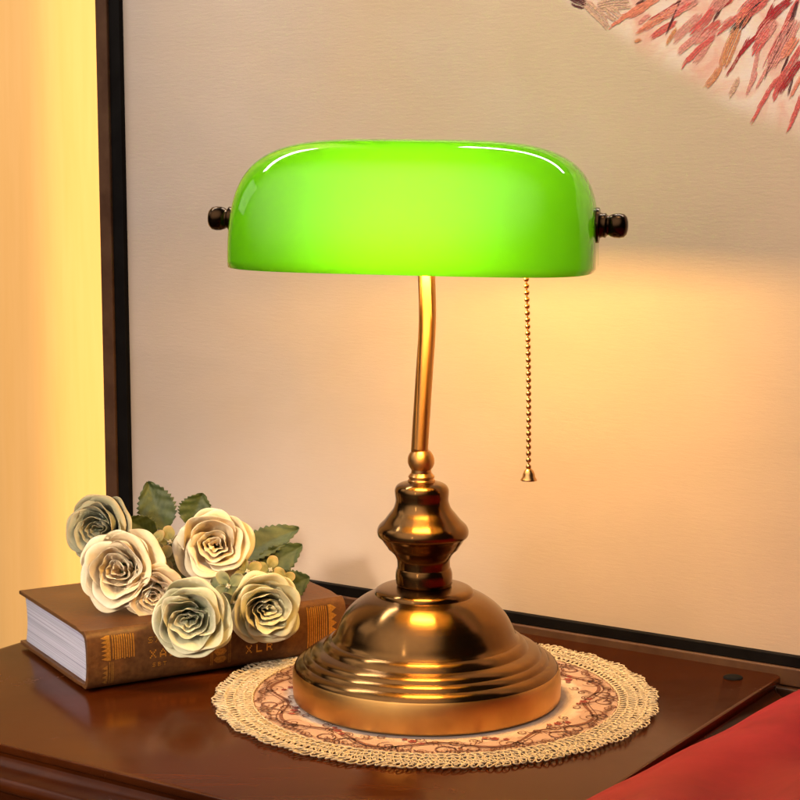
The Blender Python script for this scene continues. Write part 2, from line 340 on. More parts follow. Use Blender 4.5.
for i in range(58):
    tx=rnd.uniform(.03,.235); zz=.5006-.735*(tx-.0055)+.95*(tx-.0055)**2+rnd.uniform(.012,.10)*(.5+tx*3)
    if zz>.525: continue
    an=math.atan2(.60-zz,.24-tx)+rnd.uniform(-.18,.18); ln_=rnd.uniform(.012,.045)
    cch=rnd.choice(['paint_pink','paint_blush','paint_blush','paint_salmon','paint_crimson','paint_pink','paint_maroon'])
    ww_=rnd.uniform(.0006,.0016) if cch in ('paint_crimson','paint_maroon') else rnd.uniform(.0008,.0034)
    ALLST.insert(0,(cch,(tx,zz),(tx+cos(an)*ln_,min(.528,zz+sin(an)*ln_)),ww_,200+i))
# the flower goes on beyond the corner that the photograph shows
FC=Vector((.27,.55))
for i in range(46):
    an=R(-160+i*7.6+rnd.uniform(-3,3)); r1=rnd.uniform(.09,.16); r2=r1-rnd.uniform(.03,.09)
    a=FC+Vector((cos(an),sin(an)))*r1; b=FC+Vector((cos(an),sin(an)))*r2
    if a.y<.545 and a.x<.24 or a.y>.52 or a.x>.46 : continue
    if a.y<.5 and a.x<.26: continue
    ALLST.append((rnd.choice(['paint_pink','paint_salmon','paint_crimson','paint_maroon','paint_blush']),tuple(a),tuple(b),rnd.uniform(.001,.003),100+i))
for k_,(c,a,b,w,sd) in enumerate(ALLST):
    bm=bmesh.new(); stroke(bm,a,b,w,sd,.00005+.0000025*k_); obj('brush_stroke',bm,M[c],pa)

# ------------------------------------------------------------- curtain behind the left edge
bm=bmesh.new(); nx,nz=160,6; g=[]
for j in range(nz+1):
    row=[]
    for i in range(nx+1):
        x=-1.25+1.1*i/nx; z=-.75+2.4*j/nz
        y=.80+.010*sin(x*23+1.9)+.0015*sin(x*81+1)+.02*noise.noise(Vector((x*5,z*.7,1)))
        row.append(bm.verts.new((x,y,z)))
    g.append(row)
for j in range(nz):
    for i in range(nx): bm.faces.new((g[j][i],g[j][i+1],g[j+1][i+1],g[j+1][i]))
o=obj('curtain',bm,M['curtain']); sm=o.modifiers.new('thick','SOLIDIFY'); sm.thickness=.002
tag(o,'warm glowing cream yellow curtain hanging behind the left edge of the painting','curtain')

# ------------------------------------------------------------- red bedspread
bm=bmesh.new(); g=[]; nu,nv=120,90
for j in range(nv+1):
    d=-.75+.93*j/nv
    e=.2085-.020*(.17-d)/.4 if d<.17 else .2085
    e+=.005*noise.noise(Vector((d*11,0,3)))
    zt=.0005+.012*min(1,max(0,(.18-d)/.4))
    row=[]
    for i in range(nu+1):
        s=i/nu
        if s<.12:
            a=(1-s/.12)*R(115); t=e+.014*(1-sin(a)) ; z=zt-.014*(1-cos(a)); t=e+.014-.014*sin(a) if a<PI/2 else e+.004*(a-PI/2)
            if a>PI/2: z=zt-.014-.03*(a-PI/2)
        else:
            q=(s-.12)/.88; t=e+.014+q*.65; z=zt
        fold=.013*sin((t-.193)*46-d*7+.3)*(.6+.4*sin(d*9))+.016*(1-abs(sin((t-.21)*24+d*8+.5)))**2.2*min(1,(t-e)*14)+.006*noise.noise(Vector((t*10,d*5,0)))+.0045*sin((t+d*.35)*75+3*noise.noise(Vector((t*6,d*6,5))))*min(1,max(0,(t-e-.02)*12))
        if s>=.12: z+=fold*min(1,(s-.12)*12)+.022*min(1,(t-e)*5)
        row.append(bm.verts.new(T(t,d,z)))
    g.append(row)
for j in range(nv):
    for i in range(nu): bm.faces.new((g[j][i],g[j][i+1],g[j+1][i+1],g[j+1][i]))
# sides down to the floor so that it has a body
br=[v for v in g[0]]+[g[j][nu] for j in range(1,nv+1)]+[v for v in reversed(g[nv][:-1])]
prev=None; low=[bm.verts.new((v.co.x,v.co.y,-.5)) for v in br]
for i in range(len(br)-1): bm.faces.new((br[i],br[i+1],low[i+1],low[i]))
o=obj('bedspread',bm,M['satin']); tag(o,'red satin bedspread with soft folds beside the right edge of the table','bedspread')

# ------------------------------------------------------------- doily
DC=Vector((.006,0,0))
dl=thing('lace_doily',DC,'round cream lace doily with brown scroll embroidery lying under the lamp','doily')
bm=bmesh.new(); prof=[(.0001,.0014)]+[(.131*i/24,.0014+.0002*sin(i*1.3)) for i in range(1,25)]+[(.1322,.0008),(.130,.0003),(.0001,.0003)]
lathe(bm,prof,120,lambda p:p+DC+ZZ*(.0003*noise.noise(p*30))); obj('linen_centre',bm,M['linen'],dl)
bm=bmesh.new()
def pol(r,a,z=0): return DC+Vector((r*cos(a),r*sin(a),z))
def edge_lift(a,r): return (.0012+.0012*noise.noise(Vector((cos(a)*2,sin(a)*2,5))))*max(0,(r-.13)/.026)
rr=random.Random(3)
NL=176
for row,(r0,r1,off,sl,th) in enumerate(((.1290,.1365,0,.030,.00050),(.1350,.1430,.5,-.035,.00055),(.1415,.1500,0,.035,.00055),(.1485,.1570,.3,-.030,.00060))):
    for k in range(NL):
        a=2*PI*(k+off)/NL+rr.uniform(-.004,.004); pts=[]; hw=2*PI/NL*.46; rx=rr.uniform(-.0005,.0005)
        if row==3: rx+=.0013*sin(2*PI*k/6)
        for q in range(10):
            w=2*PI*q/10; r=(r0+r1)/2+(r1-r0)/2*cos(w)+rx
            aa=a+hw*sin(w)+sl*(r-r0)/(r1-r0)*.9
            pts.append(pol(r,aa,.0014+.0005*sin(w*2+k)+edge_lift(a,r)))
        tube(bm,pts,th,5,True)
for r,th,wob in ((.1300,.0007,.0003),(.1360,.0006,.0005),(.1425,.0006,.0006),(.1492,.0006,.0007)):
    tube(bm,[pol(r+wob*sin(k*2.1),2*PI*k/400,.0019+.0004*sin(k*1.7)+edge_lift(2*PI*k/400,r)) for k in range(400)],th,5,True)
# diagonal cross threads
for k in range(NL*2):
    a=2*PI*k/(NL*2); s_=1 if k%2 else -1
    tube(bm,[pol(.130+.025*q/5,a+s_*.05*q/5,.0016+.0006*(q%2)+edge_lift(a,.130+.025*q/5)) for q in range(6)],.00042,4)
obj('lace_border',bm,M['lace'],dl)
def ribbon(bm,pts,w,z=.00185):
    n=len(pts); A=[];B=[]
    for i,p in enumerate(pts):
        d=pts[min(i+1,n-1)]-pts[max(i-1,0)]
        if d.length<1e-9: d=Vector((1,0))
        q=Vector((-d.y,d.x)).normalized(); ww=w*(.35+.65*sin(PI*(i+.5)/n))
        A.append(bm.verts.new((DC.x+p.x+q.x*ww,DC.y+p.y+q.y*ww,z))); B.append(bm.verts.new((DC.x+p.x-q.x*ww,DC.y+p.y-q.y*ww,z)))
    for i in range(n-1): bm.faces.new((A[i],A[i+1],B[i+1],B[i]))
def polar2(r,a):
    if r>.08: r+=.0115
    return Vector((r*cos(a),r*sin(a)))
def spiral(bm,r,a,rad,turns,start,sgn,w):
    pts=[]
    for i in range(28):
        s=i/27; q=start+sgn*turns*2*PI*s; rd=rad*(1-s)**.8+.0004
        cc=polar2(r,a); er=polar2(1,a); et=polar2(1,a+PI/2)
        pts.append(cc+er*rd*cos(q)+et*rd*sin(q))
    ribbon(bm,pts,w)
bm=bmesh.new()
NS=18
for k in range(NS):
    a=2*PI*k/NS+.1; sg=1 if k%2 else -1; er=polar2(1,a); da=2*PI/NS
    spiral(bm,.1085,a+.10*sg,.0085,1.5,0,sg,.00062)
    spiral(bm,.1055,a-.13*sg,.0068,1.4,PI,-sg,.00055)
    spiral(bm,.0965,a+.17*sg,.0048,1.2,PI/2,sg,.0005)
    # long S stem, continuous from sector to sector
    for off,w in ((0,.0013),(.0034,.0004)):
        ribbon(bm,[polar2(.1010+off+.0072*sin(NS*.5*(a+da*(s/24-.5))),a+da*(s/24-.5)) for s in range(25)],w)
    for q,(rr0,aa0,rd) in enumerate(((.1130,.20,.0042),(.1125,-.02,.0034),(.0900,-.05,.0034),(.1145,.33,.0028),(.0935,.30,.0030),(.1075,-.17,.0030))):
        spiral(bm,rr0,a+aa0*sg,rd,1.25,q*1.3,sg*(1 if q%2 else -1),.00050)
    for q in range(16):
        s=q/15; aa=a+da*(s-.5); r0_=.1165-.0035*abs(sin(s*PI*2)); ribbon(bm,[polar2(r0_,aa),polar2(r0_-.0012,aa+.006),polar2(r0_-.0030,aa+.009*sg)],.00042)
    # feather strokes
    for q in range(9):
        s=q/8; b0=polar2(.0985+.012*s,a+sg*(.02+.20*s)); tip=polar2(.0905+.018*s,a+sg*(-.03+.23*s+.02))
        mid=(b0+tip)/2+polar2(.0016,a+q)
        ribbon(bm,[b0.lerp(mid,i/5) for i in range(5)]+[mid.lerp(tip,i/5) for i in range(6)],.00045)
    for q in range(7):
        s=q/6; b0=polar2(.1155,a-sg*.2*s); tip=polar2(.1105-.003*sin(PI*s),a-sg*(.2*s+.03)); ribbon(bm,[b0.lerp(tip,i/6) for i in range(7)],.00045)
    for q in range(30):   # small stitched dots along the rim
        aa=a+da*(q/30-.5); ribbon(bm,[polar2(.1172,aa),polar2(.1176,aa+.004),polar2(.1172,aa+.008)],.0004)
obj('scroll_embroidery',bm,M['embroidery'],dl,False)
bm=bmesh.new()
for k in range(12):
    a=2*PI*k/12+.36; 
    for j,(dr,dda,sz) in enumerate(((0,0,.0030),(.004,.06,.0022),(-.003,-.055,.0020))):
        c=polar2(.0935+dr,a+dda)
        for q in range(5):
            e=polar2(1,q*2*PI/5+k); ribbon(bm,[c+e*sz*(.15+.85*i/5) for i in range(6)],sz*.42,.0020)
obj('flower_embroidery',bm,M['embroidery_red'],dl,False)

# ------------------------------------------------------------- lamp
lamp=thing('desk_lamp',(0,0,.0018),"lit banker's desk lamp with bright green glass shade and antique brass base",'desk lamp')
Z0=.0018
def lean(p): return Vector((p.x-.0265*p.z,p.y,p.z+Z0*(1-p.z/.4)))
def smoothp(prof,n=5):
    return [(max(p.x,.0001),p.y) for p in catmull([(a,b) for a,b in prof],n)] if False else prof
def cprof(P,n=4):
    P=[Vector((a,b,0)) for a,b in P]; return [(max(q.x,.0002),q.y) for q in catmull(P,n)]
base=[(.001,.0006),(.090,.0006),(.0938,.0004),(.0948,.0016)]
band=[(.0950,.004),(.0951,.012),(.0948,.0185),(.0938,.0215)]
top=cprof([(.0938,.0215),(.0925,.0240),(.0905,.0258),(.0880,.0270)],3)+cprof([(.0872,.0272),(.0855,.0296),(.0825,.0312)],3)+cprof([(.0818,.0313),(.0802,.0336),(.0770,.0352),(.0735,.0362)],3)+cprof([(.0728,.0364),(.0712,.0390),(.0690,.0410),(.0672,.0418)],3)+cprof([(.0664,.0421),(.0640,.0450),(.0618,.0505),(.0575,.0585),(.0510,.0655),(.0430,.0712),(.0360,.0742)],5)+cprof([(.0352,.0744),(.0345,.0765),(.0320,.0782),(.0285,.0790),(.0200,.0800)],3)
bm=bmesh.new(); lathe(bm,base+band+top,160,lean,closed=True)
for f in bm.faces:
    if f.calc_center_median().z<.0222+Z0: f.material_index=1
o=obj('lamp_base',bm,[M['brass'],M['brass_band']],lamp); sharp(o,24)
col=cprof([(.0184,.0797),(.0196,.0812),(.0200,.0840),(.0200,.0890),(.0190,.0925)],4)+cprof([(.0186,.0930),(.0186,.0975),(.0192,.1000),(.0208,.1028),(.0240,.1060)],4)+cprof([(.0246,.1064),(.0258,.1085),(.0276,.1110),(.0292,.1135)],4)+cprof([(.0300,.1142),(.0316,.1158),(.0322,.1180),(.0320,.1204),(.0306,.1232),(.0270,.1268),(.0236,.1312),(.0206,.1350),(.0190,.1390),(.0186,.1420),(.0190,.1460),(.0189,.1490),(.0176,.1515),(.0150,.1532),(.0110,.1542),(.0098,.1545)],5)
bm=bmesh.new(); lathe(bm,col,96,lean,closed=True); o=obj('column',bm,M['brass'],lamp); sharp(o,24)
ball=[(.0096,.1546),(.0096,.1556),(.0088,.1562),(.0086,.1570),(.0092,.1576),(.0092,.1586),(.0084,.1592),(.0080,.1600),(.0072,.1608)]+[(.0094*sin(a),.1694-.0094*cos(a)) for a in [R(48+i*7) for i in range(14)]]
bm=bmesh.new(); lathe(bm,ball,64,lean,closed=True); o=obj('ball_joint',bm,M['brass_stem'],lamp); sharp(o,30)
SX=-.0103; SY=-.028
axisZ=.3370
pts=catmull([(-.0056,0,.1770),(-.0046,0,.195),(-.0024,.0005,.230),(-.0006,.001,.258),(-.0002,.001,.275),(-.0008,-.0005,.297),(-.0018,-.0005,.320),(-.0030,-.003,.335),(-.0045,-.013,.3435),(-.0055,-.028,.3445)],8)
bm=bmesh.new(); tube(bm,pts,.0060,28); obj('stem',bm,M['brass_stem'],lamp)
# shade frame: local x along the shade
ang=R(-11); SL,SD,SH=.1230,.062,.0840; shz=.3083
TILT=R(3)
def sh(p):
    p=Matrix.Rotation(TILT,3,'X')@Vector((p.x,p.y,p.z-.0290)); p.z+=.0290
    p=Matrix.Rotation(R(.7),3,'Y')@p
    p=Matrix.Rotation(ang,3,'Z')@p
    return Vector((p.x+SX,p.y+SY,p.z+shz))
def sgp(v,e): return math.copysign(abs(v)**e,v)
def shade_grid(bm,Lh,Dh,Hh,zb,mi):
    nx,na=72,56; g=[]
    for i in range(nx+1):
        ph=PI*i/nx; x=Lh*sgp(cos(ph),2/4.1); k=max(abs(sin(ph))**(2/4.1),.0) if 0<i<nx else 0.0
        row=[]
        for j in range(na+1):
            w=PI*j/na; yy=Dh*k**1.0*sgp(cos(w),2/2.35); zz=Hh*k*abs(sin(w))**(2/2.35)
            row.append((x,yy,zz))
        g.append(row)
    V=[[bm.verts.new(sh(Vector((x,y*(1-.05*0),max(z,0)+zb)))) for x,y,z in row] for row in g]
    for i in range(nx):
        for j in range(na):
            try:
                f=bm.faces.new((V[i][j],V[i+1][j],V[i+1][j+1],V[i][j+1])); f.material_index=mi
            except ValueError: pass
    return V
bm=bmesh.new()
A=shade_grid(bm,SL,SD,SH,0,0); B=shade_grid(bm,SL-.0032,SD-.0032,SH-.0032,0,1)
for j in (0,-1):
    for i in range(len(A)-1):
        f=bm.faces.new((A[i][j],A[i+1][j],B[i+1][j],B[i][j])); f.material_index=0
bmesh.ops.remove_doubles(bm,verts=bm.verts,dist=1e-6)
bmesh.ops.dissolve_degenerate(bm,dist=1e-7,edges=bm.edges)
o=obj('lamp_shade',bm,[M['green'],M['opal']],lamp)
# axle, knobs
def axm(p): return sh(Vector((p.z,p.y,p.x+.0290)))   # lathe z -> shade x
bm=bmesh.new(); tube(bm,[sh(Vector((-.127,0,.0290))),sh(Vector((.127,0,.0290)))],.0028,16); obj('axle',bm,M['socket'],lamp)
for s in (-1,1):
    bm=bmesh.new()
    q=.1175
    prof=[(.0045,q),(.0045,q+.0035),(.0112,q+.0036),(.0118,q+.0048),(.0116,q+.0066),(.0085,q+.0072),(.0078,q+.0090),(.0082,q+.0108),(.0066,q+.0120),(.0064,q+.0130),(.0072,q+.0142),(.0080,q+.0165),(.0082,q+.0200),(.0076,q+.0228),(.0058,q+.0246),(.0030,q+.0254),(.0002,q+.0256)]
    lathe(bm,[(r,s*z) for r,z in prof],40,axm,closed=True); sharp(obj('shade_knob',bm,M['bronze'],lamp),35)
# socket + bulb + chain
for sg_ in (-1,1):
    bm=bmesh.new(); lathe(bm,[(.001,.049),(.0080,.049),(.0105,.051),(.0110,.054),(.0110,.066),(.0095,.069),(.0095,.074),(.001,.075)],36,lambda p:Vector((-.010+sg_*p.z*cos(ang)-p.x*sin(ang)*0,-.040+sg_*p.z*sin(ang)+p.y,.3190+p.x)),closed=True); sharp(obj('bulb_socket',bm,M['socket'],lamp))
    bm=bmesh.new(); e_=Vector((-.010+sg_*.070*cos(ang),-.040+sg_*.070*sin(ang),.3190)); tube(bm,[e_,e_+Vector((0,.008,.010)),sh(Vector((sg_*.078,0,.0290)))],.0018,10); obj('socket_arm',bm,M['socket'],lamp)
bm=bmesh.new(); BC=Vector((.0,-.008,.317))
bmesh.ops.create_uvsphere(bm,u_segments=32,v_segments=20,radius=1)
for v in bm.verts:
    k=v.co; v.co=Vector((-.010+k.x*.058*cos(ang),-.040+k.x*.056*sin(ang)+k.y*.0125,.3190+k.z*.0125))
blb=obj('light_bulb',bm,M['bulb'],lamp)
bm=bmesh.new(); c0=Vector((.0655,-.026,.3125)); c1=Vector((.0688,-.026,.1705)); n=int((c0-c1).length/.00455)
cp=[]
for i in range(n+1):
    s=i/n; p=c0.lerp(c1,s)+Vector((.0009*sin(PI*s),0,0)); cp.append(p)
    r=bmesh.ops.create_icosphere(bm,subdivisions=2,radius=.00195)
    for v in r['verts']: v.co+=p
tube(bm,cp,.00045,6); tube(bm,catmull([cp[0],cp[0]+Vector((-.003,0,.012)),(.045,-.030,.3340),(.030,-.036,.3330)],6),.0010,6)
ch=obj('pull_chain',bm,M['gold_chain'],lamp)
bm=bmesh.new(); c=c1+Vector((.0002,0,-.0020))
lathe(bm,[(.0003,.0012),(.0016,.0008),(.0032,-.0008),(.0041,-.0030),(.0044,-.0050),(.0054,-.0066),(.0058,-.0074),(.0052,-.0076),(.0036,-.0060),(.0003,-.0040)],32,lambda p:p+c); obj('bell_weight',bm,M['gold_chain'],ch)

# ------------------------------------------------------------- book
BA=Vector((-.2425,.0070,0)); BS=Vector((.862,.507,0)).normalized(); BD=Vector((-.507,.862,0)).normalized(); BZ=.0030; BH=.0425
def Bk(s,d,z): return BA+BS*s+BD*d+ZZ*(z+BZ)
bk=thing('hardcover_book',Bk(.105,.07,0),'thick brown hardcover book with worn gilt spine lying flat under the roses','book')
def spine_d(z,k=1.0):   # outward bulge of the spine
    q=(z/BH-.5)*2; return -.0065*(max(0,1-abs(q)**3.2))**.6*k
bm=bmesh.new(); SLn=.2085; n=18
# outer wrap: bottom board -> spine -> top board, 2.6 mm thick
outer=[(.1450,0),(.1440,-.0003),(.02,-.0003),(.009,.0004),(.004,.0000)]+[(spine_d(BH*i/n)+.002,BH*i/n) for i in range(0,n+1)]+[(.004,BH),(.009,BH-.0012),(.02,BH+.0003),(.144,BH+.0003),(.1450,BH)]
inner=[(.1450,.0026),(.144,.0027),(.02,.0027),(.009,.0030),(.006,.0032)]+[(spine_d(BH*i/n)*.9+.0046,.0032+(BH-.0064)*i/n) for i in range(0,n+1)]+[(.006,BH-.0032),(.009,BH-.0030),(.02,BH-.0027),(.144,BH-.0027),(.1450,BH-.0026)]
ring=outer+list(reversed(inner))
V=[[bm.verts.new(Bk(s,d,z)) for d,z in ring] for s in (-.0015,SLn)]
m_=len(ring)
for i in range(m_): bm.faces.new((V[0][i],V[0][(i+1)%m_],V[1][(i+1)%m_],V[1][i]))
no=len(outer)
for a in (0,1):
    for i in range(no-1): bm.faces.new((V[a][i],V[a][i+1],V[a][m_-2-i],V[a][m_-1-i]))
o=obj('cover',bm,M['cover'],bk,True,.0005); sharp(o,35)
bm=bmesh.new(); ring=[(spine_d(BH*i/n)*.9+.0050,.0034+(BH-.0068)*i/n) for i in range(0,n+1)]+[(.1400-.004*sin(PI*i/10),BH-.0030-(BH-.006)*i/10) for i in range(11)]
V=[[bm.verts.new(Bk(s,d,z)) for d,z in ring] for s in (.0018,SLn-.003)]
m_=len(ring)
for i in range(m_): bm.faces.new((V[0][i],V[0][(i+1)%m_],V[1][(i+1)%m_],V[1][i]))
bm.faces.new(V[0]); bm.faces.new(V[1]); sharp(obj('page_block',bm,M['page'],bk),40)
# gilt ornaments: thin leaf following the spine
def leafpatch(bm,poly_s,z0,z1,nn=8,lift=.00022):
    """strip from s0..s1 given as functions of z"""
    A=[];B=[]
    for i in range(nn+1):
        z=z0+(z1-z0)*i/nn; s0,s1=poly_s(z); d=spine_d(z)+.002-lift
        A.append(bm.verts.new(Bk(s0,d,z))); B.append(bm.verts.new(Bk(s1,d,z)))
    for i in range(nn): bm.faces.new((A[i],A[i+1],B[i+1],B[i]))
def orn(s0,flip,worn=False):
    f=lambda x:(s0+x if not flip else s0-x)
    bm=bmesh.new(); r=random.Random(int(s0*1000))
    zl,zh=.0205 if not worn else .004,.0385
    def strip(x0,x1,za,zb,nn=8): leafpatch(bm,lambda z:tuple(sorted((f(x0),f(x1)))),za,zb,nn)
    # toothed block
    for k in range(6):
        za=zl+(zh-zl)*k/6; zb=zl+(zh-zl)*(k+1)/6
        leafpatch(bm,lambda z,za=za,zb=zb:tuple(sorted((f(.0005+.0045*abs((z-za)/(zb-za)*2-1)),f(.0075)))),za,zb,4)
    for k in range(10):
        x=.0090+k*.00175; strip(x,x+.00105+r.uniform(-.0002,.0002),zl+r.uniform(0,.001),zh-r.uniform(0,.001))
    return bm
bm=orn(.0085,False); b2=orn(.2005,True,True)
obj('spine_ornament',bm,M['gilt'],bk,False); obj('spine_ornament',b2,M['gilt'],bk,False)
bm=bmesh.new()
for x in (0,.0016,.0028): leafpatch(bm,lambda z:(.0148+x,.0155+x),.003,.0195,8)
for k in range(4):
    za=.003+.0035*k; leafpatch(bm,lambda z:(.0095+.0035*abs((z-za)/.0035*2-1),.0135),za,za+.0035,4)
obj('spine_ornament',bm,M['gilt_worn'],bk,False)
bm=bmesh.new()
for x in (.0940,.0953,.1085,.1098): leafpatch(bm,lambda z:(x,x+.0007),.005,.038,10)
for k in range(5):
    za=.006+.006*k; leafpatch(bm,lambda z:(.0965+.003*abs((z-za)/.006*2-1),.1075-.003*abs((z-za)/.006*2-1)),za,za+.0052,5)
obj('spine_ornament',bm,M['gilt_worn'],bk,False)
# worn gilt capitals built from strokes (5x7 grid)
GL={'X':["10001","01010","00100","01010","10001"],'A':["00100","01010","10001","11111","10001"],'B':["11110","10001","11110","10001","11110"],'O':["01110","10001","10001","10001","01110"],'R':["11110","10001","11110","10010","10001"],'S':["01111","10000","01110","00001","11110"],'E':["11111","10000","11110","10000","11111"],'T':["11111","00100","00100","00100","00100"],'L':["10000","10000","10000","10000","11111"]}
def word(bm,w,s0,z0,cs,czs,gap):
    for i,chh in enumerate(w):
        for ry,row in enumerate(GL[chh]):
            for cx,v in enumerate(row):
                if v=='1':
                    z=z0+(4-ry)*czs; s=s0+i*gap+cx*cs; leafpatch(bm,lambda q:(s-cs*.05,s+cs*1.0),z,z+czs*1.02,1)
for args in (('SX',.0450,.0290,.00075,.00090,.0056),('XABOR',.0460,.0175,.00100,.00125,.0078),('SBT',.0480,.0110,.0005,.0006,.0042),('RST',.1230,.0200,.00095,.00125,.0078),('XLR',.1230,.0100,.00095,.00125,.0085)):
    bm=bmesh.new(); word(bm,*args); obj('spine_lettering',bm,M['gilt'],bk,False)

# ------------------------------------------------------------- bouquet
bq=thing('rose_bouquet',(-.175,.085,.045),'bouquet of faded cream and sage green fabric roses resting on the book','bouquet')
def frame(axis,roll=0):
    z=Vector(axis).normalized(); x=Vector((0,0,1)).cross(z)
    if x.length<.05: x=Vector((1,0,0))
    x.normalize(); y=z.cross(x); m_=Matrix((x,y,z)).transposed(); return m_@Matrix.Rotation(roll,3,'Z')
def lerp3(a,b,t): t=max(0,min(1,t)); return tuple(a[i]+(b[i]-a[i])*t for i in range(3))
def sstep(a,b,x):
    t=max(0,min(1,(x-a)/(b-a))); return t*t*(3-2*t)
def petal_bm(c,Mx,S_,th,wid,Rr,H,curl,rho,seed,cols,open_=0,zb=0,tint=0):
    bm=bmesh.new(); lay=bm.verts.layers.float_color.new('dye'); nu,nv=18,14; g=[]
    rg=random.Random(seed); f1=rg.uniform(0,6); f2=rg.uniform(0,6); lean_=rg.uniform(-.06,.06); sp=rg.uniform(.14,.30)
    for j in range(nv+1):
        v=j/nv; row=[]
        for i in range(nu+1):
            u=-1+2*i/nu
            vv=v*(1-.42*abs(u)**3.2-.05*max(0,cos(u*5+f1))*1)           # rounded, slightly notched tip
            a=th+wid*u*(.62+.38*v**.5)
            r=Rr*(.30+.70*sin(PI/2*min(1,vv*1.15))**.8)*(1+sp*u)
            h=H*vv
            t=max(0,(vv-.62)/.38)
            ph=curl*t
            r+=rho*(1-cos(ph))+open_*vv*vv; h+=rho*(sin(ph)-.0*ph)-(rho*.8*(1-cos(ph)) if curl>1.6 else 0)
            nz_=noise.noise(Vector((a*1.9+f1,vv*2.2,seed*.37)))
            r+=.13*nz_*vv+.040*vv**3*sin(a*4.5+f2)+.018*vv*noise.noise(Vector((a*6,vv*5,seed)))
            h+=.05*vv*noise.noise(Vector((a*1.6+f2,3,seed*.7)))+lean_*u*vv+.018*vv**4*sin(a*9+f1)
            p=Vector((r*cos(a),r*sin(a),zb+h))
            x=bm.verts.new(c+Mx@(p*S_))
            deep,mid,edge=cols
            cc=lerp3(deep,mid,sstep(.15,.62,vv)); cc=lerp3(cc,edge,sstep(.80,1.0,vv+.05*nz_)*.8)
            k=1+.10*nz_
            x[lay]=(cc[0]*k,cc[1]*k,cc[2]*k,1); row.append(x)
        g.append(row)
    for j in range(nv):
        for i in range(nu): bm.faces.new((g[j][i],g[j][i+1],g[j+1][i+1],g[j+1][i]))
    return bm
def petobj(bm,parent,name='petal',th=.00045):
    o=obj(name,bm,M['petal'],parent,recalc=False)
    s=o.modifiers.new('thick','SOLIDIFY'); s.thickness=th; s.offset=0
    u=o.modifiers.new('smooth','SUBSURF'); u.levels=1; u.render_levels=1
    return o
CREAM=((.88,.66,.36),(.88,.76,.52),(.92,.85,.70))
CREAM2=((.76,.54,.28),(.78,.62,.38),(.84,.68,.52))
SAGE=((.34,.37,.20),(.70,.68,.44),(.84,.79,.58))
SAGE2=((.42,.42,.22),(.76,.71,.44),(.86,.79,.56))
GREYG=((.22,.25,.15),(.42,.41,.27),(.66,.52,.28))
def rose(c,axis,rad,cols,seed,label,full=1.0,roll=0):
    c=Vector(c); Mx=frame(axis,roll); S_=rad; rg=random.Random(seed)
    bm=bmesh.new()
    prof=[(.02,-.10),(.16,-.06),(.30,.04),(.34,.16),(.22,.26),(.02,.30)]
    lathe(bm,prof,24,lambda p:c+Mx@(p*S_),closed=True)
    core=obj('rose_bloom',bm,M['stem'],bq); core['label']=label
    layers=[ # n, R, H, halfwidth deg, curl, rho, open
        (3,.54,.97,100,1.9,.12,.01),(3,.68,.92,92,2.2,.14,.01),(3,.79,.80,86,2.4,.14,.02),(4,.86,.58,72,2.4,.12,.03)]
    deep,mid,edge=cols
    for part_,(t0_,t1_,r0_,r1_,ec) in enumerate(((0,1.5*2*PI,.07,.23,.78),(1.25*2*PI,2.3*2*PI,.23,.36,.80),(2.05*2*PI,3.1*2*PI,.36,.50,.86))):
        bm2=bmesh.new(); lay=bm2.verts.layers.float_color.new('dye'); g=[]; nu_=int(46+part_*8); ra=rg.uniform(0,6)
        for j in range(13):
            v=j/12; row=[]
            for i in range(nu_+1):
                q=i/nu_; a=t0_+(t1_-t0_)*q+ra*0; r=r0_+(r1_-r0_)*q
                h=(.80+.05*part_)*v*(1-.35*max(0,1-q*6)-.35*max(0,1-(1-q)*6))
                lip=max(0,(v-.72)/.28); r=r*(.55+.45*v**.7)+.05*(1-cos(lip*1.6))+.09*noise.noise(Vector((cos(a)*1.3+seed,sin(a)*1.5,v*2)))*v*2
                h+=.05*v*noise.noise(Vector((cos(a)*2,sin(a)*2,seed+part_)))*2
                p=Vector((r*cos(a),r*ec*sin(a),h)); x=bm2.verts.new(c+Mx@(p*S_))
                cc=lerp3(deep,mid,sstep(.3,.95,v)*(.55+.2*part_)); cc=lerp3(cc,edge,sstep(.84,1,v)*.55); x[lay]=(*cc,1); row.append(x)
            g.append(row)
        for j in range(12):
            for i in range(nu_): bm2.faces.new((g[j][i],g[j][i+1],g[j+1][i+1],g[j+1][i]))
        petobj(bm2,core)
    for li,(n_,Rr,H,w,cu,rho,op) in enumerate(layers):
        a0=rg.uniform(0,6.28)
        for k in range(n_):
            a=a0+2*PI*k/n_+rg.uniform(-.16,.16)
            t_=0
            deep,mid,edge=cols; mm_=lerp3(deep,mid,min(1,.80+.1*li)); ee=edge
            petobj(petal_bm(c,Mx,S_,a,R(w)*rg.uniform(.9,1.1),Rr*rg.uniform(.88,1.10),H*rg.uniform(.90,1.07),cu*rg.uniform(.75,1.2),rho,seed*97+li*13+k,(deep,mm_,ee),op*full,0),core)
    return core
def cam_axis(p,dx=0,dz=0):
    d=Vector((-.02+dx,-1.2,.35+dz))-Vector(p); return d.normalized()
def axd(x,y,z): return Vector((x,y,z))
ROSES=[((-.2500,.122,.0965),(-.45,-1,.15),.0260,GREYG,14,'grey green rose at the far left of the bouquet'),
       ((-.2265,.066,.0765),(-.12,-1,.22),.0290,CREAM,23,'large open cream rose above the left end of the book'),
       ((-.2020,.062,.0600),(.10,-1,-.10),.0215,CREAM2,37,'small cream rose tucked low behind the large ones'),
       ((-.1600,.098,.0885),(.10,-1,.25),.0275,CREAM,41,'large cream rose at the top of the bouquet'),
       ((-.1700,.020,.0525),(.02,-1,.08),.0270,SAGE,53,'sage green rose hanging over the middle of the spine'),
       ((-.1190,.064,.0485),(.28,-1,.02),.0252,SAGE2,67,'pale green rose hanging over the right of the spine')]
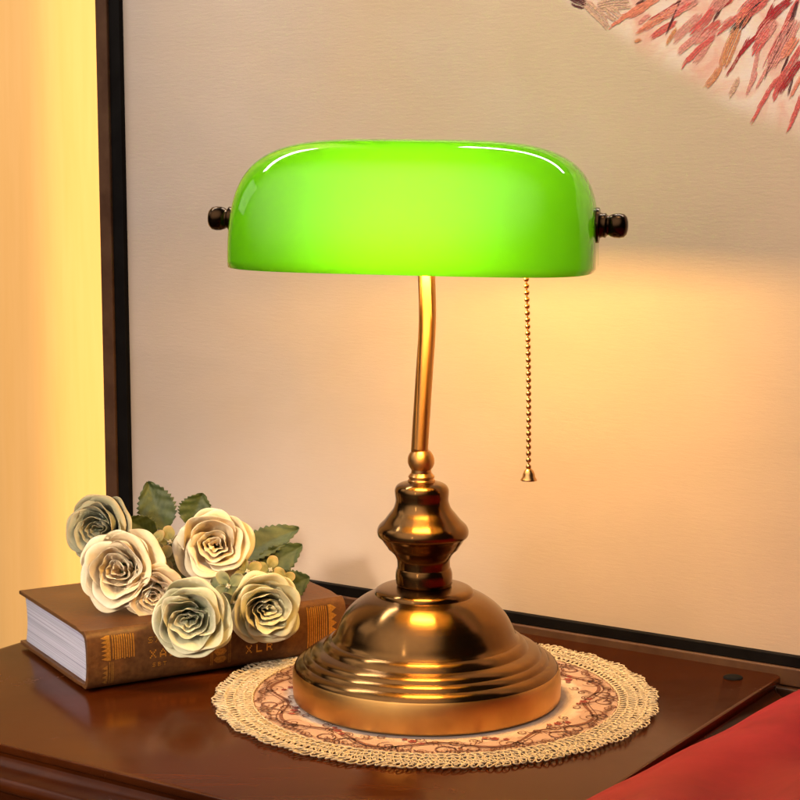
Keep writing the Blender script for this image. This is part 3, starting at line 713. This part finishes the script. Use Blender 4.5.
for c,a,r,cl,sd,lb in ROSES:
    c=Vector(c)-Vector(a).normalized()*r*.45
    rose(c,a,r,cl,sd,lb)
# loose outer petals behind the left and right roses
def leaf(base,tip,nrm,w,seed,name='leaf',mat_='leaf'):
    base=Vector(base); tip=Vector(tip); d=tip-base; Ln=d.length; d.normalize(); nn=Vector(nrm); nn=(nn-d*nn.dot(d)).normalized(); sd=d.cross(nn)
    bm=bmesh.new(); nv,nu=34,8; g=[]; rg=random.Random(seed); b1=rg.uniform(-.12,.12)
    for j in range(nv+1):
        v=j/nv; row=[]
        ww=w*(sin(PI*min(1,v**.80))**.75)*(1+.0*v)+.0003
        ser=(1+.09*((j%3)-1)/1) if 2<j<nv-1 else 1
        for i in range(-nu,nu+1):
            u=i/nu; q=abs(u)
            k=ww*(ser if q>.95 else 1)
            ht=.10*w*2*q*1.1-.06*Ln*(v-.5)**2*2+.035*w*sin(v*26+q*6)*q+.02*w*noise.noise(Vector((u*3,v*6,seed)))
            vein=.018*w*sin((v-q*.35)*46)*(1-q*.5)
            p=base+d*(Ln*(v+ .04*q*(1-v)))+sd*(u*k+b1*Ln*v*(1-v))+nn*(ht+vein)
            row.append(bm.verts.new(p))
        g.append(row)
    for j in range(nv):
        for i in range(2*nu): bm.faces.new((g[j][i],g[j][i+1],g[j+1][i+1],g[j+1][i]))
    o=obj(name,bm,M[mat_],bq,recalc=False); s=o.modifiers.new('thick','SOLIDIFY'); s.thickness=.0004; return o
leaf((-.205,.165,.086),(-.2215,.178,.1235),(0,-1,.15),.0150,1)
leaf((-.2120,.155,.082),(-.2360,.150,.0990),(0,-1,.3),.0100,2)
leaf((-.186,.160,.090),(-.176,.165,.1165),(.1,-1,.3),.0135,3)
leaf((-.148,.135,.0700),(-.0990,.150,.0915),(-.2,-1,.75),.0125,4)
leaf((-.135,.130,.0560),(-.0960,.140,.0800),(.1,-1,.5),.0125,5)
leaf((-.118,.115,.0480),(-.0890,.115,.0600),(.3,-1,.5),.0120,6)
leaf((-.190,.120,.0600),(-.165,.120,.0760),(0,-1,.6),.0130,7)
leaf((-.200,.120,.0560),(-.180,.090,.0640),(0,-1,.8),.0120,8)
leaf((-.160,.110,.0500),(-.135,.100,.0560),(.1,-1,.6),.0120,9)
# filler florets: four broad petals round a dotted centre
def floret(c,axis,r,seed,cols):
    c=Vector(c); Mx=frame(axis,seed*.7)
    bm=bmesh.new()
    for k in range(5):
        a=2*PI*k/4; p=c+Mx@(Vector((cos(a)*.09,sin(a)*.09,.16))*r) if k<4 else c+Mx@(Vector((0,0,.19))*r)
        q=bmesh.ops.create_icosphere(bm,subdivisions=2,radius=.062*r)
        for v in q['verts']: v.co+=p
    ctr=obj('floret',bm,M['floret_centre'],bq)
    for k in range(4):
        th=2*PI*k/4+.3; bm=bmesh.new(); lay=bm.verts.layers.float_color.new('dye'); g=[]
        for j in range(9):
            v=j/8; row=[]
            for i in range(9):
                u=-1+i/4; a=th+u*.85*(.25+.75*sin(PI*min(.98,.15+v*.75)))*(1-.15*v)
                rr_=v*(1-.16*abs(u)**2.5); h=.10*v*v+.22*v*(u*u)*.5+.10*noise.noise(Vector((a*2,v*3,seed)))-.28*max(0,v-.6)
                x=bm.verts.new(c+Mx@(Vector((rr_*cos(a),rr_*sin(a),h))*r)); cc=lerp3(cols[0],cols[1],v+.2*noise.noise(Vector((a*3,v*4,seed)))); cc=lerp3(cc,cols[2],sstep(.8,1,v)*.7); x[lay]=(*cc,1); row.append(x)
            g.append(row)
        for j in range(8):
            for i in range(8): bm.faces.new((g[j][i],g[j][i+1],g[j+1][i+1],g[j+1][i]))
        petobj(bm,ctr)
FG=((.10,.12,.03),(.40,.33,.12),(.56,.36,.18))
FG2=((.12,.16,.06),(.34,.34,.18),(.46,.42,.26))
for i,(c,a,r,cl) in enumerate([((-.2085,.112,.0870),(-.3,-1,.35),.0125,FG),((-.1960,.112,.0880),(.1,-1,.4),.0135,FG),((-.2020,.098,.0780),(0,-1,.2),.0130,FG),((-.1880,.100,.0760),(.3,-1,.2),.0120,FG),
      ((-.1470,.070,.0640),(-.1,-1,.15),.0135,FG2),((-.1580,.075,.0600),(-.4,-1,-.1),.0110,FG2),((-.1350,.090,.0700),(.2,-1,.5),.0125,FG),((-.1180,.095,.0700),(.3,-1,.6),.0125,FG),((-.1080,.088,.0640),(.5,-1,.5),.0110,FG),((-.1420,.062,.0540),(0,-1,-.2),.0115,FG2),((-.2130,.090,.0640),(0,-1,.1),.0120,FG)]):
    floret(c,a,r,i+1,cl)
# wrapped stems lying back over the book
hub=Vector((-.150,.130,.054))
for k,(c,a,r,cl,sd,lb) in enumerate(ROSES):
    c=Vector(c); a=Vector(a).normalized(); e=hub+Vector((.004*(k%3),.006*(k//3),.001*k))
    s0=c-a*r*.6; s1=s0-a*.02; s1.z=max(s1.z,.052)
    bm=bmesh.new(); tube(bm,catmull([s0,s1,e],8),.0014,8); obj('stem',bm,M['stem'],bq)

# ------------------------------------------------------------- lights
def area(name,loc,target,sx_,sy_,power,col,spread=None):
    l=bpy.data.lights.new(name,'AREA'); l.shape='RECTANGLE'; l.size=sx_; l.size_y=sy_; l.energy=power; l.color=col
    if spread: l.spread=R(spread)
    o=bpy.data.objects.new(name,l); COL.objects.link(o); o.location=loc
    o.rotation_euler=(Vector(target)-Vector(loc)).to_track_quat('-Z','Y').to_euler(); return o
area('curtain_light',(-.255,.655,.20),(-.385,.80,.20),.04,1.3,2.9,(1,.58,.24))
area('key_softbox',(-1.6,.30,1.15),(0,.1,.15),.7,.7,2.2,(1,.86,.74))
area('strip_light',(-.56,.62,1.35),(-.06,.02,.38),.86,.075,8.0,(1,.95,.86))
area('strip_light',(.42,.60,1.35),(.05,-.02,.38),.94,.075,8.5,(1,.95,.86))
area('rose_fill_lamp',(-.80,-1.25,.62),(-.235,.04,.035),.26,.26,.24,(1,.86,.68),11.5)
l=area('wall_fill_light',T(.02,.02,.98),T(.02,.195,.42),.95,.05,1.05,(1,.80,.55),42)  # added unseen strip that brightens the painting
zl=(l.location-T(.02,.195,.42)).normalized(); xl=(TT-zl*TT.dot(zl)).normalized(); yl=zl.cross(xl); l.rotation_euler=Matrix((xl,yl,zl)).transposed().to_euler()
# soft studio surroundings: a dim warm room, plus an added fill glow from left, front, above
w=bpy.data.worlds.new('World'); S.world=w; w.use_nodes=True; nt=w.node_tree
bg=nt.nodes['Background']; tc=N(nt,'ShaderNodeTexCoord')
dp=N(nt,'ShaderNodeVectorMath',_operation='DOT_PRODUCT'); kd=Vector((-.45,-.60,.66)).normalized(); dp.inputs[1].default_value=kd
L(nt,tc.outputs['Generated'],dp.inputs[0])
r=ramp(nt,[(.0,(.02,.016,.014)),(.60,(.03,.024,.02)),(1.0,(1.75,1.46,1.26))]); r.color_ramp.interpolation='EASE'
L(nt,dp.outputs['Value'],r.inputs[0]); L(nt,r.outputs[0],bg.inputs[0]); bg.inputs[1].default_value=1.0

# ------------------------------------------------------------- camera
cam=bpy.data.cameras.new('camera'); co=bpy.data.objects.new('camera',cam); COL.objects.link(co)
cam.sensor_width=36; cam.lens=79.2; cam.clip_start=.05; cam.clip_end=50
co.location=(-.0192,-1.2143,.373); co.rotation_euler=(R(90-7.5),0,0)
S.camera=co
S.view_settings.view_transform='Standard'; S.view_settings.look='None'; S.view_settings.gamma=1; S.view_settings.exposure=0
S.render.engine='CYCLES'; S.cycles.use_denoising=True
try: S.cycles.denoiser='OPENIMAGEDENOISE'
except Exception: pass
S.cycles.max_bounces=10; S.cycles.diffuse_bounces=5; S.cycles.glossy_bounces=5; S.cycles.transmission_bounces=6
S.cycles.sample_clamp_indirect=6; S.cycles.caustics_reflective=False; S.cycles.caustics_refractive=False
